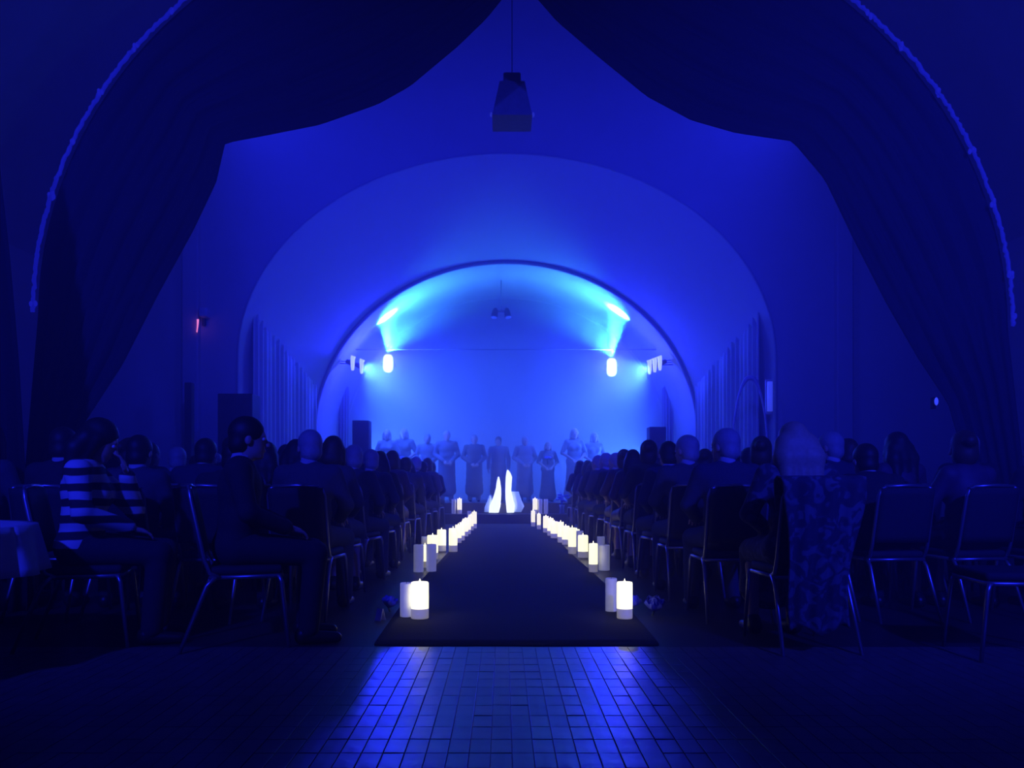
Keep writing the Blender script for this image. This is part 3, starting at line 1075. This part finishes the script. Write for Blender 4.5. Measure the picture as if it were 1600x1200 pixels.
M_skin = mat('skin', (0.55, 0.38, 0.30), 0.55, var=0.08, scale=30)
M_eye = mat('eye_white', (0.8, 0.8, 0.8), 0.2)
HAIRS = {'dark': mat('dark_hair', (0.03, 0.022, 0.018), 0.55, var=0.4, scale=60),
         'brown': mat('brown_hair', (0.09, 0.055, 0.03), 0.55, var=0.4, scale=60),
         'fair': mat('fair_hair', (0.42, 0.34, 0.22), 0.55, var=0.3, scale=60),
         'grey': mat('grey_hair', (0.38, 0.38, 0.38), 0.55, var=0.3, scale=60)}
CLOTH = {'black': mat('black_wool', (0.035, 0.035, 0.04), 0.9, var=0.3, scale=50),
         'navy': mat('navy_wool', (0.05, 0.055, 0.09), 0.9, var=0.3, scale=50),
         'charcoal': mat('charcoal_wool', (0.085, 0.085, 0.095), 0.9, var=0.3, scale=50),
         'plum': mat('plum_satin', (0.09, 0.05, 0.09), 0.6, var=0.3, scale=30),
         'grey': mat('grey_cotton', (0.16, 0.16, 0.17), 0.85, var=0.2, scale=40),
         'striped': mat('striped_knit', (0.03, 0.03, 0.04), 0.9, stripes=((0.62, 0.62, 0.66), 3.4, 'Z')),
         'floral': mat('patterned_cloth', (0.06, 0.06, 0.08), 0.85, blotch=((0.15, 0.15, 0.18), 10)),
         'slate': mat('slate_cloth', (0.28, 0.28, 0.33), 0.85, var=0.2, scale=40),
         'shirt': mat('shirt_cotton', (0.5, 0.5, 0.52), 0.8)}
M_shoe = mat('shoe_leather', (0.02, 0.02, 0.02), 0.4)
M_shoe_pale = mat('pale_shoe', (0.6, 0.56, 0.56), 0.45)
EYE_ME = MB().ball((0, 0, 0), 0.0125, 10, 8).mesh('eye', M_eye)


def hand(f, W, d, n, t, side, k=0.006, curl=0.5):
    """palm + five unequal fingers. W wrist, d finger direction, n back-of-hand normal, t thumb side"""
    W, d, n, t = [np.array(v, float) for v in (W, d, n, t)]
    d /= np.linalg.norm(d)
    n -= d * (n @ d)
    n /= np.linalg.norm(n)
    s = t - d * (t @ d) - n * (t @ n)
    s /= np.linalg.norm(s)
    for o_ in (-0.026, -0.009, 0.009, 0.026):
        f.cap(W + d * 0.012 + s * o_ * 0.6, W + d * 0.085 + s * o_, 0.015, 0.0125, 0.012)
    for o_, L in ((-0.031, 0.058), (-0.0105, 0.074), (0.0105, 0.080), (0.031, 0.070)):
        a = W + d * 0.088 + s * o_
        d1 = d * math.cos(curl * 0.6) - n * math.sin(curl * 0.6) + s * o_ * 4.0
        d2 = d * math.cos(curl * 1.6) - n * math.sin(curl * 1.6) + s * o_ * 4.0
        b = a + d1 * L * 0.5
        f.cap(a, b, 0.0095, 0.0085, k)
        f.cap(b, b + d2 * L * 0.5, 0.0085, 0.0072, k)
    a = W + d * 0.025 + s * 0.03
    b = a + (s * 0.75 + d * 0.6 - n * 0.2) * 0.036
    f.cap(a, b, 0.0135, 0.011, 0.01)
    f.cap(b, b + (d * 0.9 + s * 0.25 - n * 0.25) * 0.034, 0.0105, 0.008, k)


def make_person(name, spec):
    """local frame: feet on z=0 (seat at .475 for sitters), facing +Y"""
    seated = spec['pose'] == 'sit'
    woman = spec.get('woman', False)
    lean = spec.get('lean', 0.05)
    w = spec.get('w', 1.0)
    sw = (0.155 if woman else 0.178) * w
    if seated:
        hip = np.array((0, -0.05, 0.575))
    else:
        hip = np.array((0, 0, 0.95))
    RL = R_x(-lean)

    def T(x, y, z):
        return hip + RL @ np.array((x, y, z))
    RH = RL @ R_z(spec.get('yaw', 0)) @ R_x(-spec.get('nod', 0.05)) @ R_y(spec.get('tilt', 0))
    neck = T(0, 0.015, 0.50)
    hc = neck + RL @ np.array((0, 0.015, 0.065)) + RH @ np.array((0, 0.012, 0.075))

    def HD(x, y, z):
        return hc + RH @ np.array((x, y, z))
    sh = [T(s * sw, 0, 0.445) for s in (-1, 1)]
    el, wr = [], []
    hands = []
    for i, s in enumerate((-1, 1)):
        pose = spec.get('arms', 'lap')
        if isinstance(pose, tuple):
            pose = pose[i]
        if pose == 'lap':
            e, q = np.array((s * .235 * w, .02, .78)), np.array((s * .105, .235, .685))
            if not seated:
                e, q = T(s * .25 * w, -.02, .19), T(s * .09, .20, .02)
            hands.append((q, (-s * .45, .8, -.25 if seated else -.5), (0, .3, 1) if seated else (0, 1, .4), (-s, .1, 0.3)))
        elif pose == 'thigh':
            e, q = np.array((s * .25 * w, .04, .79)), np.array((s * .15, .27, .69))
            hands.append((q, (-s * .1, 1, -.22), (0, .2, 1), (-s, 0, 0)))
        elif pose == 'elbow':
            e, q = np.array((s * .20, .30, .685)), np.array((s * .05, .50, .80))
            hands.append((q, (-s * .3, .5, .5), (s, .2, .3), (-s * .2, -.4, 1)))
        elif pose == 'chin':
            e, q = T(s * .16, .26, .22), T(s * .05, .22, .43)
            hands.append((q, (-s * .1, -.25, 1), (s * .2, 1, .2), (-s, 0, .2)))
        elif pose == 'side':
            e, q = T(s * .235 * w, -.01, .17), T(s * .235 * w, .05, -.07)
            hands.append((q, (0, .1, -1), (s, 0, 0), (0, 1, 0)))
        el.append(e)
        wr.append(q)
    if seated:
        hp = [np.array((s * .09 * w, -.03, .565)) for s in (-1, 1)]
        spread = spec.get('spread', .12)
        kn = [np.array((s * spread, .40, .53)) for s in (-1, 1)]
        an = [np.array((s * (spread + .01), .36 + spec.get('feet', 0.0) * s, .09)) for s in (-1, 1)]
    else:
        hp = [np.array((s * .09, 0, .93)) for s in (-1, 1)]
        kn = [np.array((s * .10, .015, .50)) for s in (-1, 1)]
        an = [np.array((s * .105, -.02, .09)) for s in (-1, 1)]
    lo, hi = (-.46, -.42, -.02), (.46, .80, 1.50) if seated else (.46, .48, 1.86)

    def torso(f, g, k=0.04, low=True):
        f.ell(T(0, 0, 0.0), (.165 * w + g, .12 + g, .115 + g), RL, k)
        f.ell(T(0, 0.01, .16), ((.135 if woman else .15) * w + g, .105 + g, .16 + g), RL, k)
        f.ell(T(0, .005, .34), ((.145 if woman else .165) * w + g, .11 + g, .155 + g), RL, k)
        f.cap(T(-sw * .85, 0, .435), T(sw * .85, 0, .435), .058 + g, .058 + g, k)
        f.cap(T(-sw * .3, 0, .46), T(sw * .3, 0, .46), .055 + g, .055 + g, k)
        if woman:
            for s in (-1, 1):
                f.ell(T(s * .065, .095, .31), (.062 + g, .05 + g, .06 + g), RL, k)

    def arms(f, g, upto=1.0, k=0.02):
        for i in range(2):
            f.cap(sh[i], el[i], .052 + g, .040 + g, .03)
            if upto > 0.5:
                q = el[i] + (wr[i] - el[i]) * min(1.0, upto)
                f.cap(el[i], q, .040 + g, .027 + g + (.006 if g else 0), k)

    def legs(f, g, k=0.02):
        for i in range(2):
            f.cap(hp[i], kn[i], .080 + g, .056 + g, .03)
            f.cap(kn[i], an[i], .055 + g, .036 + g + (.010 if g else 0), k)

    # --- body: one continuous surface
    f = Field(lo, hi, 0.0085)
    torso(f, 0.0)
    arms(f, 0.0)
    legs(f, 0.0)
    f.cap(T(0, 0.0, .46), hc + RH @ np.array((0, -.01, -.05)), .056 if not woman else .048, .052 if not woman else .045, .025)
    f.ell(HD(0, -.012, .02), (.076, .097, .098), RH, .015)
    f.ell(HD(0, .03, -.05), (.058, .062, .074), RH, .025)
    f.ell(HD(0, .068, -.098), (.026, .022, .018), RH, .02)
    f.cap(HD(-.03, .076, .026), HD(.03, .076, .026), .014, .014, .012)
    f.cap(HD(0, .088, .008), HD(0, .108, -.03), .009, .0145, .008)
    f.ell(HD(0, .087, -.062), (.026, .013, .010), RH, .006)
    for s in (-1, 1):
        f.ell(HD(s * .079, -.006, -.012), (.012, .021, .031), RH, .006)
        f.ell(HD(s * .031, .1, .004), (.017, .016, .013), RH, .006, sub=True)
    for i in range(2):
        f.cap(an[i] + np.array((0, -.03, -.045)), an[i] + np.array((0, .15, -.06)), .036, .026, .03)
        q, d_, n_, t_ = hands[i]
        hand(f, q, d_, n_, t_, (-1, 1)[i], curl=spec.get('curl', 0.45))
    f.cut_below(0.012)
    root = bpy.data.objects.new(name, f.mesh(name, M_skin))
    COL.objects.link(root)
    # eyes
    for s in (-1, 1):
        e = link_mesh('eye', EYE_ME, root)
        e.location = HD(s * .031, .0785, .005)
    # --- clothes
    outfit = spec['outfit']
    cm = CLOTH[spec['cloth']]
    if outfit in ('suit', 'sweater'):
        f = Field(lo, hi, 0.014)
        torso(f, .017)
        arms(f, .015, 0.96)
        if not seated and outfit == 'suit':
            f.ell(T(0, 0, -.10), (.178 * w, .135, .16), RL, .04)
            if spec.get('long'):
                for zz, rx, ry in ((.72, .185, .145), (.56, .192, .15), (.40, .20, .155), (.27, .205, .16)):
                    f.ell((0, 0, zz), (rx * w, ry, .16), None, .05)
        f.ell(hc + RH @ np.array((0, 0, -.03)), (.068, .085, .085), RH, .01, sub=True)
        link_mesh('jacket' if outfit == 'suit' else 'sweater', f.mesh('jacket', cm), root)
        f = Field(lo, hi, 0.014)
        f.ell(T(0, 0, -.02), (.172 * w, .13, .115), RL, .03)
        legs(f, .016)
        link_mesh('trousers', f.mesh('trousers', CLOTH[spec.get('trouser', 'black')]), root)
        if outfit == 'suit':
            f = Field(hc - .25, hc + .25, 0.010)
            nb, nt_ = T(0, 0.0, .47), T(0, 0.012, .535)
            f.cap(nb, nt_, .068, .061, .01)
            f.cap(T(0, 0.02, .535), T(0, .03, .72), .05, .06, .005, sub=True)
            link_mesh('shirt_collar', f.mesh('shirt_collar', CLOTH['shirt']), root)
    else:
        f = Field(lo, hi, 0.014)
        torso(f, .014)
        arms(f, .013, spec.get('sleeve', 0.4))
        if seated:
            for i in range(2):
                f.cap(hp[i], kn[i] + np.array((0, .01, 0)), .100, .078, .05)
            f.ell((0, .20, .545), (.15 * w, .26, .085), None, .05)
            f.ell((0, .42, .42), (spread + .075, .065, .17), None, .05)
            f.ell((0, .41, .30), (spread + .085, .075, .16), None, .04)
        else:
            for zz, rx, ry in ((.90, .178, .135), (.75, .185, .145), (.60, .195, .155), (.45, .21, .17), (.30, .23, .185), (.17, .25, .20)):
                f.ell((0, 0, zz), (rx, ry, .17), None, .05)
            f.cut_below(0.02)
        f.ell(hc + RH @ np.array((0, .0, -.045)), (.07, .09, .1), RH, .01, sub=True)
        link_mesh('dress', f.mesh('dress', cm), root)
    # shoes
    for i in range(2):
        b0 = an[i]
        f = Field(b0 - np.array((.1, .16, .11)), b0 + np.array((.1, .28, .1)), 0.010)
        f.cap(b0 + np.array((0, -.035, -.048)), b0 + np.array((0, .16, -.062)), .046, .034, .02)
        f.cap(b0 + np.array((0, -.03, -.03)), b0 + np.array((0, -.01, .0)), .046, .044, .02)
        f.cut_below(0.0)
        link_mesh('shoe', f.mesh('shoe', M_shoe), root)
    # hair
    style = spec.get('hair', 'short')
    f = Field(hc - np.array((.24, .30, .5)), hc + np.array((.24, .24, .24)), 0.0105)
    f.ell(HD(0, -.022, .034), (.088, .106, .1), RH, .01)
    if style == 'short':
        f.ell(HD(0, -.05, -.04), (.078, .07, .07), RH, .02)
    else:
        f.ell(HD(0, -.045, -.04), (.088, .08, .1), RH, .02)
    if style in ('long', 'big'):
        up = RL @ np.array((0, 0, 1.0))
        g = 1.15 if style == 'big' else 1.0
        for s, l in ((-.055, .30), (0, .33), (.055, .30)):
            a = HD(s * g, -.065, -.02)
            b = HD(s * 1.35 * g, -.085, -.10)
            f.cap(a, b, .062 * g, .058 * g, .03)
            f.cap(b, b - up * (l - .1) + np.array((0, -.03, 0)), .056 * g, .035 * g, .03)
        for s in (-1, 1):
            f.cap(HD(s * .072, -.01, .0), HD(s * .09, -.02, -.17), .034, .028, .02)
    if style == 'bob':
        for s in (-1, 1):
            f.cap(HD(s * .07, -.01, .02), HD(s * .085, -.005, -.09), .036, .034, .02)
        f.ell(HD(0, -.06, -.08), (.09, .065, .06), RH, .03)
    if style == 'bun':
        f.ell(HD(0, -.125, .045), (.05, .045, .045), RH, .012)
    f.ell(HD(0, .098, -.05), (.068, .075, .108), RH, .012, sub=True)
    if style == 'short':
        for s in (-1, 1):
            f.ell(HD(s * .095, .03, -.06), (.04, .06, .06), RH, .012, sub=True)
    link_mesh('hair', f.mesh('hair', HAIRS[spec.get('haircol', 'dark')]), root)
    return root


SPECS = {
    'man_lap': dict(pose='sit', outfit='suit', cloth='black', hair='short', arms='lap', desc='short-haired guest in a dark suit'),
    'man_lean': dict(pose='sit', outfit='suit', cloth='navy', hair='short', arms='elbow', lean=.42, nod=-.3, w=1.08, spread=.17, desc='guest in dark suit leaning forward'),
    'man_turn': dict(pose='sit', outfit='suit', cloth='charcoal', hair='short', haircol='grey', arms='thigh', yaw=.6, w=1.05, spread=.15, desc='grey-haired guest, head turned'),
    'woman_long': dict(pose='sit', woman=True, outfit='dress', cloth='plum', hair='long', haircol='dark', arms='lap', spread=.085, desc='long-haired guest in a dark dress'),
    'woman_bun': dict(pose='sit', woman=True, outfit='dress', cloth='navy', hair='bun', haircol='brown', arms='thigh', spread=.09, lean=.0, yaw=-.35, desc='guest with bun in a dark dress'),
    'woman_bob': dict(pose='sit', woman=True, outfit='dress', cloth='grey', hair='bob', haircol='brown', arms='lap', spread=.085, lean=.1, yaw=.3, tilt=.1, sleeve=.9, desc='bob-haired guest'),
}
sit = {k: make_person('person', v) for k, v in SPECS.items()}
sit_used = {k: False for k in sit}
CLV = {'man_lap': ('black', 'navy', 'charcoal'), 'man_lean': ('navy', 'black', 'charcoal'), 'man_turn': ('charcoal', 'black', 'navy'),
       'woman_long': ('plum', 'black', 'navy'), 'woman_bun': ('navy', 'plum', 'black'), 'woman_bob': ('grey', 'charcoal', 'plum')}


def put_person(kind, x, y, z, rz, label, group, scale=1.0, cloth=None):
    o = copy_tree(sit[kind]) if sit_used[kind] else sit[kind]
    sit_used[kind] = True
    o.location = (x, y, z)
    o.rotation_euler = (0, 0, rz)
    o.scale = (scale,) * 3
    if cloth:
        for ch in o.children:
            n = ch.name.split('.')[0]
            if n in ('jacket', 'dress') or (n == 'trousers'):
                set_mat(ch, CLOTH[cloth])
    tag(o, label, 'person', group)
    return o


kinds = list(SPECS)
ROWS = 12
SEAT = ['aisle seat', 'second seat', 'third seat', 'fourth seat', 'fifth seat']
rnd = random.Random(23)
for rI in range(ROWS):
    D = 5.75 + 0.93 * rI
    nstage = ROWS - rI
    for s, side in ((-1, 'table side'), (1, 'white-arch side')):
        for j in range(5):
            x = s * (1.50 + 0.585 * j) + rnd.uniform(-.03, .03)
            y = D + rnd.uniform(-.06, .06) + 0.10 * j * (0.3 if rI else 0.1)
            kind = kinds[rnd.randrange(6)]
            cl_ = CLV[kind][rnd.randrange(3)]
            rz = rnd.uniform(-.12, .12) + s * 0.10
            ss = rnd.uniform(.96, 1.04)
            if rI == 0 and s == 1 and j == 2:
                kind, cl_ = 'man_lean', 'black'
            if rI == 0 and s == -1 and j == 0:
                kind, cl_ = 'man_turn', 'charcoal'
            where = '%s, %s row from stage, %s' % (SEAT[j], ORD[nstage - 1], side)
            put_chair(x, y, rz, 'metal-framed banquet chair, ' + where, 'banquet chairs in the guest rows')
            d = SPECS[kind]['desc']
            put_person(kind, x, y, 0.0, rz, '%s, %s' % (d, where), 'seated guests in rows', ss, cl_)

# individual guests close to the parquet
near = []
c1 = (-2.52, 4.74, -PI / 2 + 0.27)
put_chair(*c1, 'banquet chair under the guest in striped sweater beside the white table')
sit['striped'] = make_person('person', dict(pose='sit', woman=True, outfit='sweater', cloth='striped', hair='long', haircol='dark', arms=('chin', 'lap'), lean=.06, nod=.42, yaw=.1, w=1.18))
sit_used['striped'] = False
put_person('striped', c1[0], c1[1], 0.004, c1[2], 'guest in a boldly striped sweater with long dark hair, hand raised to chin', None)
c2 = (-1.60, 4.74, -PI / 2 + 0.30)
put_chair(*c2, 'banquet chair under dark-suited guest between striped-sweater guest and the runner')
put_person('man_lap', c2[0], c2[1], 0.004, c2[2], 'guest in black suit seated sideways between striped-sweater guest and the runner', None, 1.0, 'black')
c3 = (1.66, 4.72, 0.06)
put_chair(*c3, 'banquet chair under the guest in patterned dress')
sit['floral'] = make_person('person', dict(pose='sit', woman=True, outfit='dress', cloth='floral', hair='big', haircol='fair', arms='lap', lean=.10, w=1.2, sleeve=.95, spread=.12))
sit_used['floral'] = False
put_person('floral', c3[0], c3[1], 0.004, c3[2], 'fair-haired guest in a pale-patterned dress seen from behind', None, 0.98)
c4 = (2.72, 4.42, PI / 2 - 0.10)
put_chair(*c4, 'empty banquet chair set sideways beyond the guest in patterned dress')
# patterned coat hung over the chair back of the guest in the patterned dress
def coat(u, v):
    x = (u - .5) * (.45 - .20 * max(0, v - .3) + .03 * math.sin(v * 7)) + .03 * v * math.sin(v * 6)
    t = v * 1.06
    ripple = 0.014 * math.sin(u * 22 + v * 4)
    if t < 0.16:
        y, z = -.262 - .05 * math.sin(t / .16 * PI / 2), .80 + t * 0.98
        y = -.245
    elif t < 0.24:
        a = (t - .16) / .08 * PI
        y, z = -.300 + .055 * math.cos(a), .957 + .03 * math.sin(a)
    else:
        y, z = -.355 - ripple + .03 * (t - .24), .957 - (t - .24)
        z += 0.03 * math.sin(u * 9) * v
    return (x, y, z)
co = MB().grid(coat, 30, 44).build('coat', CLOTH['floral'], solid=0.01)
co.location, co.rotation_euler = (c3[0], c3[1], 0.004), (0, 0, c3[2])
tag(co, 'pale-patterned coat hung over the chair of the fair-haired guest', 'coat')

# ------------------------------------------------------------------ the party on the stage
STD = {
    'suit_clasp': dict(pose='stand', outfit='suit', cloth='black', hair='short', haircol='grey', arms='lap', w=1.15, long=True, lean=0.0, desc='person in long coat, hands clasped'),
    'suit_side': dict(pose='stand', outfit='suit', cloth='navy', hair='short', haircol='brown', arms='side', w=1.15, long=True, lean=0.0, desc='person in long coat, arms at sides'),
    'gown': dict(pose='stand', woman=True, outfit='dress', cloth='navy', hair='bob', haircol='fair', arms='lap', w=1.12, lean=0.0, sleeve=.5, desc='person in long gown'),
}
for k, v in STD.items():
    sit[k] = make_person('person', v)
    sit_used[k] = False
stage_line = [(605, 672, 'gown'), (632, 670, 'gown'), (668, 677, 'suit_clasp'), (698, 672, 'suit_clasp'), (741, 678, 'suit_clasp'),
              (779, 681, 'suit_side'), (820, 680, 'suit_clasp'), (856, 690, 'gown'), (897, 670, 'gown'), (928, 676, 'gown')]
M_bq = M_petal
for i, (px, py, kind) in enumerate(stage_line):
    D = 19.25 + 0.08 * ((i * 3) % 4)
    p = at(px, py + 5, D)
    H = p.z - 0.45
    s0 = 1.63 if STD[kind].get('woman') else 1.655
    o = put_person(kind, p.x, D, 0.451, PI + rnd.uniform(-.2, .2), '%s, %s on stage from table-side loudspeaker' % (STD[kind]['desc'], ORD[i]), 'party standing on the stage', H / s0,
                   ('slate', 'grey', 'slate')[i % 3])
    if i in (1, 7):
        b = empty('bouquet', (p.x - 0.02, D - 0.34, 0.451 + 0.98))
        for k in range(8):
            a = 2.4 * k
            rr = 0.028 * math.sqrt(k)
            MB().ball((rr * math.cos(a), rr * math.sin(a) * .8, 0.05 + 0.03 * math.cos(rr * 16)), (.036, .036, .03), 8, 6).build('bloom', M_bq, b)
        MB().tube([(0, 0, 0.05), (0, 0.02, -0.10)], [.03, .016], 8).build('stems', M_leafs, b)
        tag(b, 'blue bouquet held by the %s person on stage from the table-side loudspeaker' % ORD[i], 'bouquet', 'bouquets on the stage')
